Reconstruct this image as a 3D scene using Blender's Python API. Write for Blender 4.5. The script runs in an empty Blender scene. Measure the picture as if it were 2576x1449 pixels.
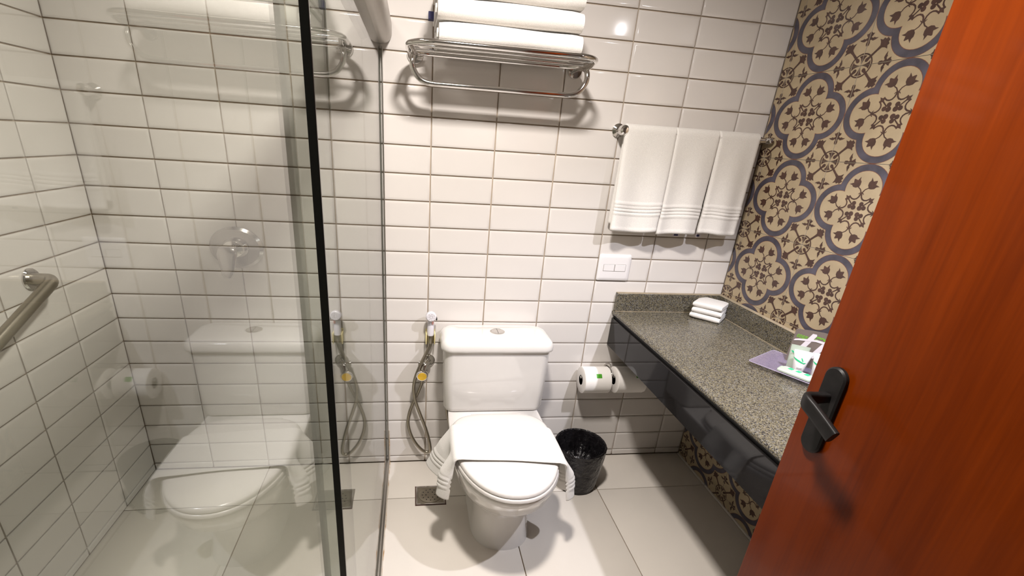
import bpy, bmesh, math, random
from mathutils import Vector, Matrix
from mathutils.geometry import tessellate_polygon
random.seed(7)
C = bpy.context.scene.collection
SC = bpy.context.scene
PI = math.pi

# ------------------------------------------------------------------ camera, world, lights, exposure
cam_d = bpy.data.cameras.new('camera')
cam = bpy.data.objects.new('camera', cam_d)
C.objects.link(cam)
R = ((0.989121629, -0.1331204728, 0.0625886791),
     (-0.006173984, 0.3875395672, 0.9218323957),
     (-0.146970354, -0.9121907825, 0.3825018843))
M = Matrix(R).transposed().to_4x4()
M.translation = Vector((-0.0616443, -1.76285967, 1.35776484))
cam.matrix_world = M
cam_d.sensor_fit = 'HORIZONTAL'
cam_d.sensor_width = 36.0
cam_d.lens = 1171.6275 / 2576 * 36
cam_d.shift_x = (1288 - 1210.3936) / 2576
cam_d.shift_y = (844.8593 - 724.5) / 2576
cam_d.clip_start = 0.02
SC.camera = cam

w = bpy.data.worlds.new('world')
SC.world = w
w.use_nodes = True
w.node_tree.nodes['Background'].inputs[0].default_value = (1.0, 0.86, 0.70, 1)
w.node_tree.nodes['Background'].inputs[1].default_value = 0.15

def area(name, loc, sx, sy, power, col, rot=(0, 0, 0)):
    d = bpy.data.lights.new(name, 'AREA')
    d.shape = 'RECTANGLE'; d.size = sx; d.size_y = sy
    d.energy = power; d.color = col
    o = bpy.data.objects.new(name, d); C.objects.link(o)
    o.location = loc; o.rotation_euler = rot
    return o
def point(name, loc, r, power, col):
    d = bpy.data.lights.new(name, 'POINT')
    d.shadow_soft_size = r; d.energy = power; d.color = col
    o = bpy.data.objects.new(name, d); C.objects.link(o); o.location = loc
    return o
CEIL = 2.15
L1 = (0.12, -0.97, 2.12)
L2 = (1.05, -1.10, 1.97)
def spot(name, loc, r, power, col, ang, blend, target):
    d = bpy.data.lights.new(name, 'SPOT')
    d.shadow_soft_size = r; d.energy = power; d.color = col
    d.spot_size = math.radians(ang); d.spot_blend = blend
    o = bpy.data.objects.new(name, d); C.objects.link(o); o.location = loc
    o.rotation_euler = (Vector(target) - Vector(loc)).to_track_quat('-Z', 'Y').to_euler()
    return o
l1 = area('ceiling_lamp', L1, 0.12, 0.12, 35.0, (1.0, 0.928, 0.872))
l1.data.spread = math.radians(170)
L3 = (-0.52, -0.46, 2.12)
area('shower_lamp', L3, 0.20, 0.09, 2.2, (1.0, 0.928, 0.872))
spot('vanity_lamp', L2, 0.018, 86.0, (0.90, 0.90, 1.0), 108, 0.7, (0.70, -0.90, 0.0))
point('vanity_lamp_spill', L2, 0.022, 1.3, (0.95, 0.93, 0.97))

vs = SC.view_settings
vs.view_transform = 'Standard'
try: vs.look = 'None'
except Exception: pass
vs.gamma = 1.0
vs.use_curve_mapping = False
vs.exposure = 0.0

# ------------------------------------------------------------------ materials
def new_mat(name):
    m = bpy.data.materials.new(name); m.use_nodes = True
    return m, m.node_tree.nodes, m.node_tree.links, m.node_tree.nodes['Principled BSDF']
def setp(b, col=None, rough=None, metal=None, spec=None, coat=None, coat_r=None, trans=None, sheen=None, alpha=None):
    if col is not None: b.inputs['Base Color'].default_value = (*col, 1)
    if rough is not None: b.inputs['Roughness'].default_value = rough
    if metal is not None: b.inputs['Metallic'].default_value = metal
    if spec is not None: b.inputs['Specular IOR Level'].default_value = spec
    if coat is not None: b.inputs['Coat Weight'].default_value = coat
    if coat_r is not None: b.inputs['Coat Roughness'].default_value = coat_r
    if trans is not None: b.inputs['Transmission Weight'].default_value = trans
    if sheen is not None: b.inputs['Sheen Weight'].default_value = sheen
    if alpha is not None: b.inputs['Alpha'].default_value = alpha
def coords(n, l, scale=(1, 1, 1), kind='Object'):
    t = n.new('ShaderNodeTexCoord'); mp = n.new('ShaderNodeMapping')
    mp.inputs['Scale'].default_value = scale
    l.new(t.outputs[kind], mp.inputs['Vector'])
    return mp.outputs['Vector']
def noise(n, l, vec, scale, detail=3, rough=0.5):
    t = n.new('ShaderNodeTexNoise')
    t.inputs['Scale'].default_value = scale; t.inputs['Detail'].default_value = detail
    t.inputs['Roughness'].default_value = rough
    l.new(vec, t.inputs['Vector'])
    return t.outputs['Fac']
def ramp(n, l, fac, stops):
    r = n.new('ShaderNodeValToRGB'); e = r.color_ramp.elements
    while len(e) < len(stops): e.new(0.5)
    for i, (p, c) in enumerate(stops):
        e[i].position = p; e[i].color = (*c, 1)
    l.new(fac, r.inputs['Fac'])
    return r.outputs['Color']
def bump(n, l, b, height, strength, dist=0.001):
    bp = n.new('ShaderNodeBump'); bp.inputs['Strength'].default_value = strength
    bp.inputs['Distance'].default_value = dist
    l.new(height, bp.inputs['Height']); l.new(bp.outputs['Normal'], b.inputs['Normal'])
def plain(name, col, rough=0.5, metal=0.0, var=0.04, scale=20, **k):
    m, n, l, b = new_mat(name)
    setp(b, col, rough, metal, **k)
    f = noise(n, l, coords(n, l), scale)
    lo = tuple(c * (1 - var) for c in col); hi = tuple(min(1, c * (1 + var)) for c in col)
    l.new(ramp(n, l, f, [(0.3, lo), (0.7, hi)]), b.inputs['Base Color'])
    return m

TILE = plain('white_glazed_tile', (0.69, 0.655, 0.622), 0.09, var=0.012, scale=6, spec=0.5)
GROUT = plain('tan_grout', (0.43, 0.355, 0.275), 0.9, var=0.15, scale=14)
FLOORT = plain('pale_floor_tile', (0.66, 0.615, 0.555), 0.28, var=0.02, scale=5)
FGROUT = plain('floor_grout', (0.33, 0.25, 0.17), 0.9, var=0.2, scale=25)
PAINT = plain('ceiling_paint', (0.42, 0.40, 0.37), 0.8)
CERAMIC = plain('white_glazed_ceramic', (0.69, 0.665, 0.635), 0.07, var=0.005, coat=0.3, coat_r=0.04)
SEATP = plain('white_seat_plastic', (0.67, 0.64, 0.61), 0.16, var=0.005)
CHROME = plain('chrome', (0.72, 0.70, 0.68), 0.08, 1.0, var=0.02)
STEEL = plain('brushed_steel', (0.38, 0.345, 0.285), 0.32, 1.0, var=0.06)
ALU = plain('satin_aluminium', (0.52, 0.50, 0.47), 0.30, 1.0, var=0.03)
TRACK = plain('champagne_aluminium', (0.46, 0.43, 0.395), 0.42, 0.55, var=0.03)
SATIN = plain('worn_chrome', (0.50, 0.475, 0.455), 0.22, 1.0, var=0.03)
DARKSLOT = plain('dark_slot', (0.02, 0.02, 0.02), 0.6)
BLACKMETAL = plain('black_painted_metal', (0.010, 0.009, 0.009), 0.45, 0.0, var=0.3, scale=60, spec=0.22)
BLACKPL = plain('black_bin_plastic', (0.012, 0.011, 0.011), 0.3, spec=0.3)
WHITEPL = plain('white_plate_plastic', (0.76, 0.74, 0.74), 0.35, var=0.01)
LILACPL = plain('sprayer_white_plastic', (0.72, 0.70, 0.74), 0.3, var=0.02)
CREAMPL = plain('aged_cream_plastic', (0.85, 0.74, 0.38), 0.4)
GOLD = plain('yellow_gold_cap', (0.80, 0.52, 0.05), 0.25, 0.6)
PINK = plain('faded_red_print', (0.75, 0.38, 0.33), 0.4)
GREENST = plain('green_sticker', (0.06, 0.33, 0.01), 0.5)
PAPER = plain('tissue_paper', (0.84, 0.81, 0.77), 0.95, var=0.01, scale=200)
CARDB = plain('roll_core_card', (0.36, 0.28, 0.21), 0.9)
BEIGE = plain('beige_sealant', (0.30, 0.245, 0.165), 0.7, var=0.15, scale=40)
DARKGAP = plain('gap_shade_black', (0.008, 0.008, 0.01), 0.5)
NAVY = plain('navy_print', (0.03, 0.03, 0.10), 0.7)
CREAM = plain('pattern_cream', (0.40, 0.318, 0.203), 0.30, var=0.09, scale=16)
BLUEGREY = plain('pattern_blue_grey', (0.068, 0.063, 0.084), 0.30, var=0.35, scale=22)
BROWN = plain('pattern_brown', (0.062, 0.030, 0.022), 0.30, var=0.25, scale=40)
RUST = plain('pattern_red_outline', (0.17, 0.065, 0.035), 0.30, var=0.2, scale=40)
PEDGE = plain('pattern_tile_body', (0.40, 0.35, 0.28), 0.7)
RIMHILITE = plain('lilac_rim_highlight', (0.50, 0.45, 0.58), 0.2)
MINT = plain('mint_print', (0.02, 0.50, 0.20), 0.4)
LIME = plain('lime_print', (0.16, 0.46, 0.03), 0.4)
TUBEW = plain('white_tube_plastic', (0.80, 0.80, 0.78), 0.3, var=0.01)
CARDGREY = plain('grey_card', (0.16, 0.13, 0.115), 0.35, var=0.08)
HWHITE = plain('pale_lilac_print', (0.66, 0.62, 0.66), 0.4)
EMIT, n_, l_, b_ = new_mat('lamp_diffuser')
setp(b_, (0.9, 0.88, 0.84), 0.4)
b_.inputs['Emission Color'].default_value = (1, 0.93, 0.82, 1); b_.inputs['Emission Strength'].default_value = 6

def towel_mat():
    m, n, l, b = new_mat('white_terry_cloth')
    setp(b, (0.86, 0.84, 0.80), 0.95, sheen=0.25)
    v = coords(n, l)
    f = noise(n, l, v, 620, 2)
    l.new(ramp(n, l, f, [(0.25, (0.64, 0.615, 0.58)), (0.65, (0.77, 0.745, 0.705))]), b.inputs['Base Color'])
    bump(n, l, b, f, 0.6, 0.0014)
    return m
TERRY = towel_mat()
def wood_mat():
    m, n, l, b = new_mat('varnished_orange_wood')
    setp(b, None, 0.38, spec=0.06, coat=0.09, coat_r=0.08)
    v = coords(n, l, (14, 14, 0.9))
    f = noise(n, l, v, 1.6, 6, 0.6)
    v2 = coords(n, l, (110, 110, 3))
    f2 = noise(n, l, v2, 2.0, 3)
    mx = n.new('ShaderNodeMath'); mx.operation = 'MULTIPLY_ADD'
    l.new(f2, mx.inputs[0]); mx.inputs[1].default_value = 0.35; l.new(f, mx.inputs[2])
    l.new(ramp(n, l, mx.outputs[0], [(0.42, (0.080, 0.0105, 0.0003)), (0.82, (0.130, 0.0190, 0.0005))]), b.inputs['Base Color'])
    bump(n, l, b, f2, 0.06, 0.0006)
    return m
WOOD = wood_mat()
def granite_mat():
    m, n, l, b = new_mat('speckled_granite')
    setp(b, None, 0.24, spec=0.4)
    v = coords(n, l)
    vo = n.new('ShaderNodeTexVoronoi'); vo.inputs['Scale'].default_value = 400; l.new(v, vo.inputs['Vector'])
    sp = n.new('ShaderNodeSeparateColor'); l.new(vo.outputs['Color'], sp.inputs[0])
    f = noise(n, l, v, 260, 4, 0.65)
    mx = n.new('ShaderNodeMath'); mx.operation = 'MULTIPLY_ADD'
    l.new(f, mx.inputs[0]); mx.inputs[1].default_value = 0.8; l.new(sp.outputs[0], mx.inputs[2])
    sub = n.new('ShaderNodeMath'); sub.operation = 'MULTIPLY_ADD'; l.new(mx.outputs[0], sub.inputs[0]); sub.inputs[1].default_value = 0.62; sub.inputs[2].default_value = -0.05
    col = ramp(n, l, sub.outputs[0], [(0.10, (0.006, 0.006, 0.008)), (0.26, (0.030, 0.028, 0.030)), (0.45, (0.098, 0.086, 0.060)),
                                      (0.66, (0.19, 0.162, 0.098)), (0.78, (0.135, 0.135, 0.140)), (0.95, (0.40, 0.36, 0.28))])
    l.new(col, b.inputs['Base Color'])
    return m
GRANITE = granite_mat()
def fascia_mat():
    m, n, l, b = new_mat('polished_black_stone')
    setp(b, (0.010, 0.009, 0.009), 0.05, spec=0.27)
    f = noise(n, l, coords(n, l), 700, 1)
    l.new(ramp(n, l, f, [(0.70, (0.011, 0.010, 0.010)), (0.79, (0.05, 0.05, 0.05))]), b.inputs['Base Color'])
    return m
FASCIA = fascia_mat()
def bag_mat():
    m, n, l, b = new_mat('black_bin_bag')
    setp(b, (0.009, 0.008, 0.009), 0.2, spec=0.4)
    f = noise(n, l, coords(n, l), 38, 4)
    bump(n, l, b, f, 0.8, 0.015)
    return m
BAG = bag_mat()
def glass_mat(name, tint):
    m, n, l, b = new_mat(name)
    n.remove(b)
    out = n['Material Output']
    tr = n.new('ShaderNodeBsdfTransparent'); tr.inputs[0].default_value = (*tint, 1)
    gl = n.new('ShaderNodeBsdfGlossy'); gl.inputs['Roughness'].default_value = 0.0
    geo = n.new('ShaderNodeNewGeometry')
    ior = n.new('ShaderNodeMix'); ior.data_type = 'FLOAT'
    ior.inputs[2].default_value = 1.52; ior.inputs[3].default_value = 1 / 1.52
    l.new(geo.outputs['Backfacing'], ior.inputs[0])
    fr = n.new('ShaderNodeFresnel'); l.new(ior.outputs[0], fr.inputs['IOR'])
    mx = n.new('ShaderNodeMixShader')
    l.new(fr.outputs[0], mx.inputs[0]); l.new(tr.outputs[0], mx.inputs[1]); l.new(gl.outputs[0], mx.inputs[2])
    l.new(mx.outputs[0], out.inputs[0])
    return m
GLASS = glass_mat('clear_green_tinted_glass', (0.905, 0.925, 0.892))
def acryl_mat():
    m, n, l, b = new_mat('lilac_acrylic')
    setp(b, (0.36, 0.30, 0.43), 0.12, alpha=0.34, spec=0.6)
    return m
ACRYL = acryl_mat()
SACHET = glass_mat('translucent_green_film', (0.80, 0.90, 0.80))
GEDGE = plain('dark_glass_edge', (0.006, 0.008, 0.007), 0.25)
GEDGE2 = plain('grey_green_glass_edge', (0.16, 0.19, 0.165), 0.3)
def sachet_solid():
    m, n, l, b = new_mat('frosted_pale_green_plastic')
    setp(b, (0.52, 0.60, 0.50), 0.3, alpha=0.8)
    return m
FROST = sachet_solid()
def rust_seal():
    m, n, l, b = new_mat('stained_sealant')
    setp(b, None, 0.7)
    f = noise(n, l, coords(n, l), 26, 4, 0.65)
    l.new(ramp(n, l, f, [(0.46, (0.55, 0.50, 0.42)), (0.62, (0.40, 0.25, 0.12)), (0.75, (0.16, 0.09, 0.04))]), b.inputs['Base Color'])
    return m
STAIN = rust_seal()

# ------------------------------------------------------------------ mesh helpers
class MB:
    def __init__(s): s.v = []; s.f = []; s.m = []
    def add(s, verts, faces, mi=0):
        o = len(s.v); s.v += [tuple(p) for p in verts]
        s.f += [tuple(i + o for i in f) for f in faces]; s.m += [mi] * len(faces)
        return s
    def xform(s, M):
        s.v = [tuple(M @ Vector(p)) for p in s.v]; return s
def mesh_of(mb, name, mats, smooth=None, loc=(0, 0, 0)):
    me = bpy.data.meshes.new(name)
    me.from_pydata([(x - loc[0], y - loc[1], z - loc[2]) for x, y, z in mb.v], [], mb.f)
    if not isinstance(mats, (list, tuple)): mats = [mats]
    for m in mats: me.materials.append(m)
    me.polygons.foreach_set('material_index', mb.m)
    bm = bmesh.new(); bm.from_mesh(me); bmesh.ops.recalc_face_normals(bm, faces=bm.faces); bm.to_mesh(me); bm.free()
    if smooth is not None:
        me.polygons.foreach_set('use_smooth', [True] * len(me.polygons))
        me.set_sharp_from_angle(angle=math.radians(smooth))
    me.update()
    return me
def world_loc(o):
    p = Vector((0, 0, 0))
    while o is not None: p += o.location; o = o.parent
    return p
def obj(name, mb, mats, parent=None, smooth=None, loc=None):
    """mb is in world coordinates; parents are never rotated"""
    base = world_loc(parent) if parent is not None else Vector((0, 0, 0))
    L = Vector(loc) if loc is not None else base
    me = mb if isinstance(mb, bpy.types.Mesh) else mesh_of(mb, name, mats, smooth, tuple(L))
    o = bpy.data.objects.new(name, me); C.objects.link(o)
    o.location = L - base
    if parent is not None: o.parent = parent
    return o
def tag(o, label=None, cat=None, group=None, kind=None):
    if label: o['label'] = label
    if cat: o['category'] = cat
    if group: o['group'] = group
    if kind: o['kind'] = kind
    return o
def thing(name, label, cat, loc, group=None):
    o = bpy.data.objects.new(name, None); C.objects.link(o); o.location = loc
    o.empty_display_size = 0.05
    return tag(o, label, cat, group)
def box(x0, x1, y0, y1, z0, z1, bev=0.0, seg=2, mb=None, mi=0):
    mb = mb or MB()
    bm = bmesh.new(); bmesh.ops.create_cube(bm, size=1)
    for v in bm.verts:
        v.co = Vector(((x0 + x1) / 2 + v.co.x * (x1 - x0), (y0 + y1) / 2 + v.co.y * (y1 - y0), (z0 + z1) / 2 + v.co.z * (z1 - z0)))
    if bev > 0: bmesh.ops.bevel(bm, geom=list(bm.edges), offset=bev, segments=seg, profile=0.5, affect='EDGES')
    bm.verts.index_update()
    mb.add([v.co for v in bm.verts], [[v.index for v in f.verts] for f in bm.faces], mi); bm.free()
    return mb
def catmull(P, n=8, closed=False):
    P = [Vector(p) for p in P]; out = []
    N = len(P); rng = range(N if closed else N - 1)
    for i in rng:
        if closed: a, b, c, d = P[i - 1], P[i], P[(i + 1) % N], P[(i + 2) % N]
        else: a, b, c, d = P[max(i - 1, 0)], P[i], P[i + 1], P[min(i + 2, N - 1)]
        for k in range(n):
            t = k / n
            out.append(0.5 * ((2 * b) + (c - a) * t + (2 * a - 5 * b + 4 * c - d) * t * t + (3 * b - a - 3 * c + d) * t ** 3))
    if not closed: out.append(P[-1])
    return out
def resample(P, step):
    out = [P[0]]; acc = 0
    for a, b in zip(P, P[1:]):
        d = (b - a).length
        while acc + d >= step and d > 1e-9:
            a = a + (b - a) * ((step - acc) / d); out.append(a); d = (b - a).length; acc = 0
        acc += d
    return out
def tube(path, r, n=12, closed=False, mb=None, mi=0, cap=True):
    mb = mb or MB(); P = [Vector(p) for p in path]; N = len(P)
    rr = r if callable(r) else (lambda i: r)
    T = []
    for i in range(N):
        a = P[i - 1] if (i > 0 or closed) else P[i]; b = P[(i + 1) % N] if (i < N - 1 or closed) else P[i]
        T.append((b - a).normalized())
    up = Vector((0, 0, 1)) if abs(T[0].z) < 0.9 else Vector((1, 0, 0))
    nrm = (up - T[0] * up.dot(T[0])).normalized()
    V = []; F = []
    for i in range(N):
        nrm = (nrm - T[i] * nrm.dot(T[i])).normalized(); bi = T[i].cross(nrm)
        for k in range(n):
            a = 2 * PI * k / n
            V.append(P[i] + (nrm * math.cos(a) + bi * math.sin(a)) * rr(i))
    for i in range(N if closed else N - 1):
        j = (i + 1) % N
        for k in range(n):
            F.append((i * n + k, i * n + (k + 1) % n, j * n + (k + 1) % n, j * n + k))
    if not closed and cap:
        F.append(tuple(range(n - 1, -1, -1))); F.append(tuple(range((N - 1) * n, N * n)))
    return mb.add(V, F, mi)
def lathe(prof, c, ax='z', n=32, s=(1, 1), mb=None, mi=0):
    """prof: (radius, offset along axis); s scales the two radial axes"""
    mb = mb or MB(); V = []; F = []; N = len(prof)
    for r, h in prof:
        for k in range(n):
            a = 2 * PI * k / n; u = r * math.cos(a) * s[0]; v = r * math.sin(a) * s[1]
            p = {'z': (u, v, h), 'y': (u, h, v), 'x': (h, u, v)}[ax]
            V.append((c[0] + p[0], c[1] + p[1], c[2] + p[2]))
    for i in range(N - 1):
        for k in range(n): F.append((i * n + k, i * n + (k + 1) % n, (i + 1) * n + (k + 1) % n, (i + 1) * n + k))
    if prof[0][0] > 1e-6: F.append(tuple(range(n)))
    if prof[-1][0] > 1e-6: F.append(tuple(range((N - 1) * n, N * n)))
    return mb.add(V, F, mi)
def loft(loops, mb=None, mi=0, cap=True):
    mb = mb or MB(); n = len(loops[0]); V = [p for L in loops for p in L]; F = []
    for i in range(len(loops) - 1):
        for k in range(n): F.append((i * n + k, i * n + (k + 1) % n, (i + 1) * n + (k + 1) % n, (i + 1) * n + k))
    if cap: F.append(tuple(range(n))); F.append(tuple(range((len(loops) - 1) * n, len(loops) * n)))
    return mb.add(V, F, mi)
def arc(cx, cy, r, a0, a1, n):
    return [(cx + r * math.cos(math.radians(a0 + (a1 - a0) * i / n)), cy + r * math.sin(math.radians(a0 + (a1 - a0) * i / n))) for i in range(n + 1)]
def sheet(fn, nu, nv, th, mb=None, mi=0):
    """fn(i/nu, j/nv) -> centre point; makes a closed shell of thickness th with a rounded rim"""
    mb = mb or MB()
    P = [[Vector(fn(i / nu, j / nv)) for j in range(nv + 1)] for i in range(nu + 1)]
    Nn = [[None] * (nv + 1) for _ in range(nu + 1)]
    for i in range(nu + 1):
        for j in range(nv + 1):
            du = P[min(i + 1, nu)][j] - P[max(i - 1, 0)][j]; dv = P[i][min(j + 1, nv)] - P[i][max(j - 1, 0)]
            Nn[i][j] = du.cross(dv).normalized()
    V = []; F = []; W = nv + 1; S = (nu + 1) * W
    for s in (1, -1):
        for i in range(nu + 1):
            for j in range(nv + 1): V.append(P[i][j] + Nn[i][j] * (th / 2 * s))
    for i in range(nu):
        for j in range(nv):
            a = i * W + j
            F.append((a, a + W, a + W + 1, a + 1)); F.append((S + a, S + a + 1, S + a + W + 1, S + a + W))
    rim = [(i, 0) for i in range(nu)] + [(nu, j) for j in range(nv)] + [(i, nv) for i in range(nu, 0, -1)] + [(0, j) for j in range(nv, 0, -1)]
    mid = []
    cen = P[nu // 2][nv // 2]
    for (i, j) in rim:
        out = Vector((0, 0, 0))
        if i == 0: out += P[0][j] - P[1][j]
        if i == nu: out += P[nu][j] - P[nu - 1][j]
        if j == 0: out += P[i][0] - P[i][1]
        if j == nv: out += P[i][nv] - P[i][nv - 1]
        mid.append(P[i][j] + out.normalized() * th * 0.45)
    b = len(V); V += mid; K = len(rim)
    for k in range(K):
        i, j = rim[k]; i2, j2 = rim[(k + 1) % K]; A = i * W + j; B = i2 * W + j2
        F.append((A, B, b + (k + 1) % K, b + k)); F.append((S + B, S + A, b + k, b + (k + 1) % K))
    return mb.add(V, F, mi)

# ------------------------------------------------------------------ room shell
XL, XR, YF = -1.1314, 1.2582, -1.97
PW, PV, ZR = 0.225, 0.093019, 1.147709
TT = 0.007           # tile thickness
J = 0.0046           # joint width
def shell(name, mb, mat, label):
    o = obj(name, mb, mat); tag(o, label, None, None, 'structure'); return o
wall_back = shell('wall_back', box(XL - 0.1, XR + 0.1, 0.0, 0.1, 0, CEIL), GROUT, 'back wall of stacked white glazed tiles behind the toilet')
wall_left = shell('wall_left', box(XL - 0.1, XL, YF, 0.0, 0, CEIL), GROUT, 'left shower wall of stacked white glazed tiles')
wall_right = shell('wall_right', box(XR, XR + 0.1, YF, 0.0, 0, CEIL), PEDGE, 'right wall of patterned quatrefoil tiles above the counter')
wf = box(XL - 0.1, -0.42, YF - 0.1, YF, 0, CEIL); box(0.75, XR + 0.1, YF - 0.1, YF, 0, CEIL, mb=wf); box(-0.42, 0.75, YF - 0.1, YF, 1.98, CEIL, mb=wf)
wall_front = shell('wall_front', wf, PAINT, 'front wall around the doorway behind the camera')
ceiling = shell('ceiling', box(XL - 0.1, XR + 0.1, YF - 0.1, 0.1, CEIL, CEIL + 0.08), PAINT, 'plain white bathroom ceiling')
floor = shell('floor', box(XL - 0.1, XR + 0.1, YF - 0.1, 0.1, -0.1, -0.006), FGROUT, 'pale floor of large square tiles')

def tile_mesh(w, h, name):
    """tile facing -y, centred on x and z, back at y=0; rounded cushion edge"""
    mb = MB(); V = []; F = []
    e1 = min(0.011, w * .3, h * .3); e0 = e1 * .8
    for (ins, d) in ((0, 0), (0, TT - 0.0021), (e1 * .18, TT - 0.0010), (e0 * .6, TT - 0.00015), (e0, TT), (e1, TT)):
        for sx, sz in ((-1, -1), (1, -1), (1, 1), (-1, 1)): V.append((sx * (w / 2 - ins), -d, sz * (h / 2 - ins)))
    for i in range(5):
        for k in range(4): F.append((i * 4 + k, i * 4 + (k + 1) % 4, (i + 1) * 4 + (k + 1) % 4, (i + 1) * 4 + k))
    F.append((20, 21, 22, 23))
    mb.add(V, F)
    return mesh_of(mb, name, TILE, 60)
_cache = {}
def place_tile(parent, w, h, loc, rot):
    key = (round(w, 4), round(h, 4))
    if key not in _cache: _cache[key] = tile_mesh(w, h, 'tile')
    o = bpy.data.objects.new('tile', _cache[key]); C.objects.link(o)
    o.parent = parent; o.location = loc; o.rotation_euler = (0, 0, rot)
rows = []
z = 0.0
bz = [0.0] + [ZR - k * PV for k in range(12, -12, -1) if 0.01 < ZR - k * PV < CEIL - 0.01] + [CEIL]
xs = [XL + 0.004] + [k * PW for k in range(-4, 6)] + [XR - 0.006]
for a, b in zip(bz, bz[1:]):
    for c, d in zip(xs, xs[1:]):
        place_tile(wall_back, d - c - J, b - a - J, ((c + d) / 2, 0, (a + b) / 2), 0)
ys = [-0.006] + [-0.2222 - k * PW for k in range(0, 8)] + [YF]
for a, b in zip(bz, bz[1:]):
    for c, d in zip(ys, ys[1:]):
        place_tile(wall_left, c - d - J, b - a - J, (XL, (c + d) / 2, (a + b) / 2), PI / 2)

# floor tiles
def floor_tile_mesh(x0, x1, y0, y1):
    cx, cy = (x0 + x1) / 2, (y0 + y1) / 2
    return box(x0, x1, y0, y1, -0.007, 0.0, 0.0012, 2), (cx, cy, 0)
fx = [XL + .002, -0.67, -0.17, 0.331, 0.739, 1.24, XR]
fx_back = [XL + .002, -0.67, -0.17, 0.331, 0.739, 1.24, XR]
fy = [-0.006, -0.243, -0.743, -1.243, -1.743, YF]
for y1, y0 in zip(fy, fy[1:]):
    for x0, x1 in zip(fx, fx[1:]):
        mbx, lc = floor_tile_mesh(x0 + .0018, x1 - .0018, y0 + .0018, y1 - .0018)
        obj('floor_tile', mbx, FLOORT, floor, 40, lc)

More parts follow.
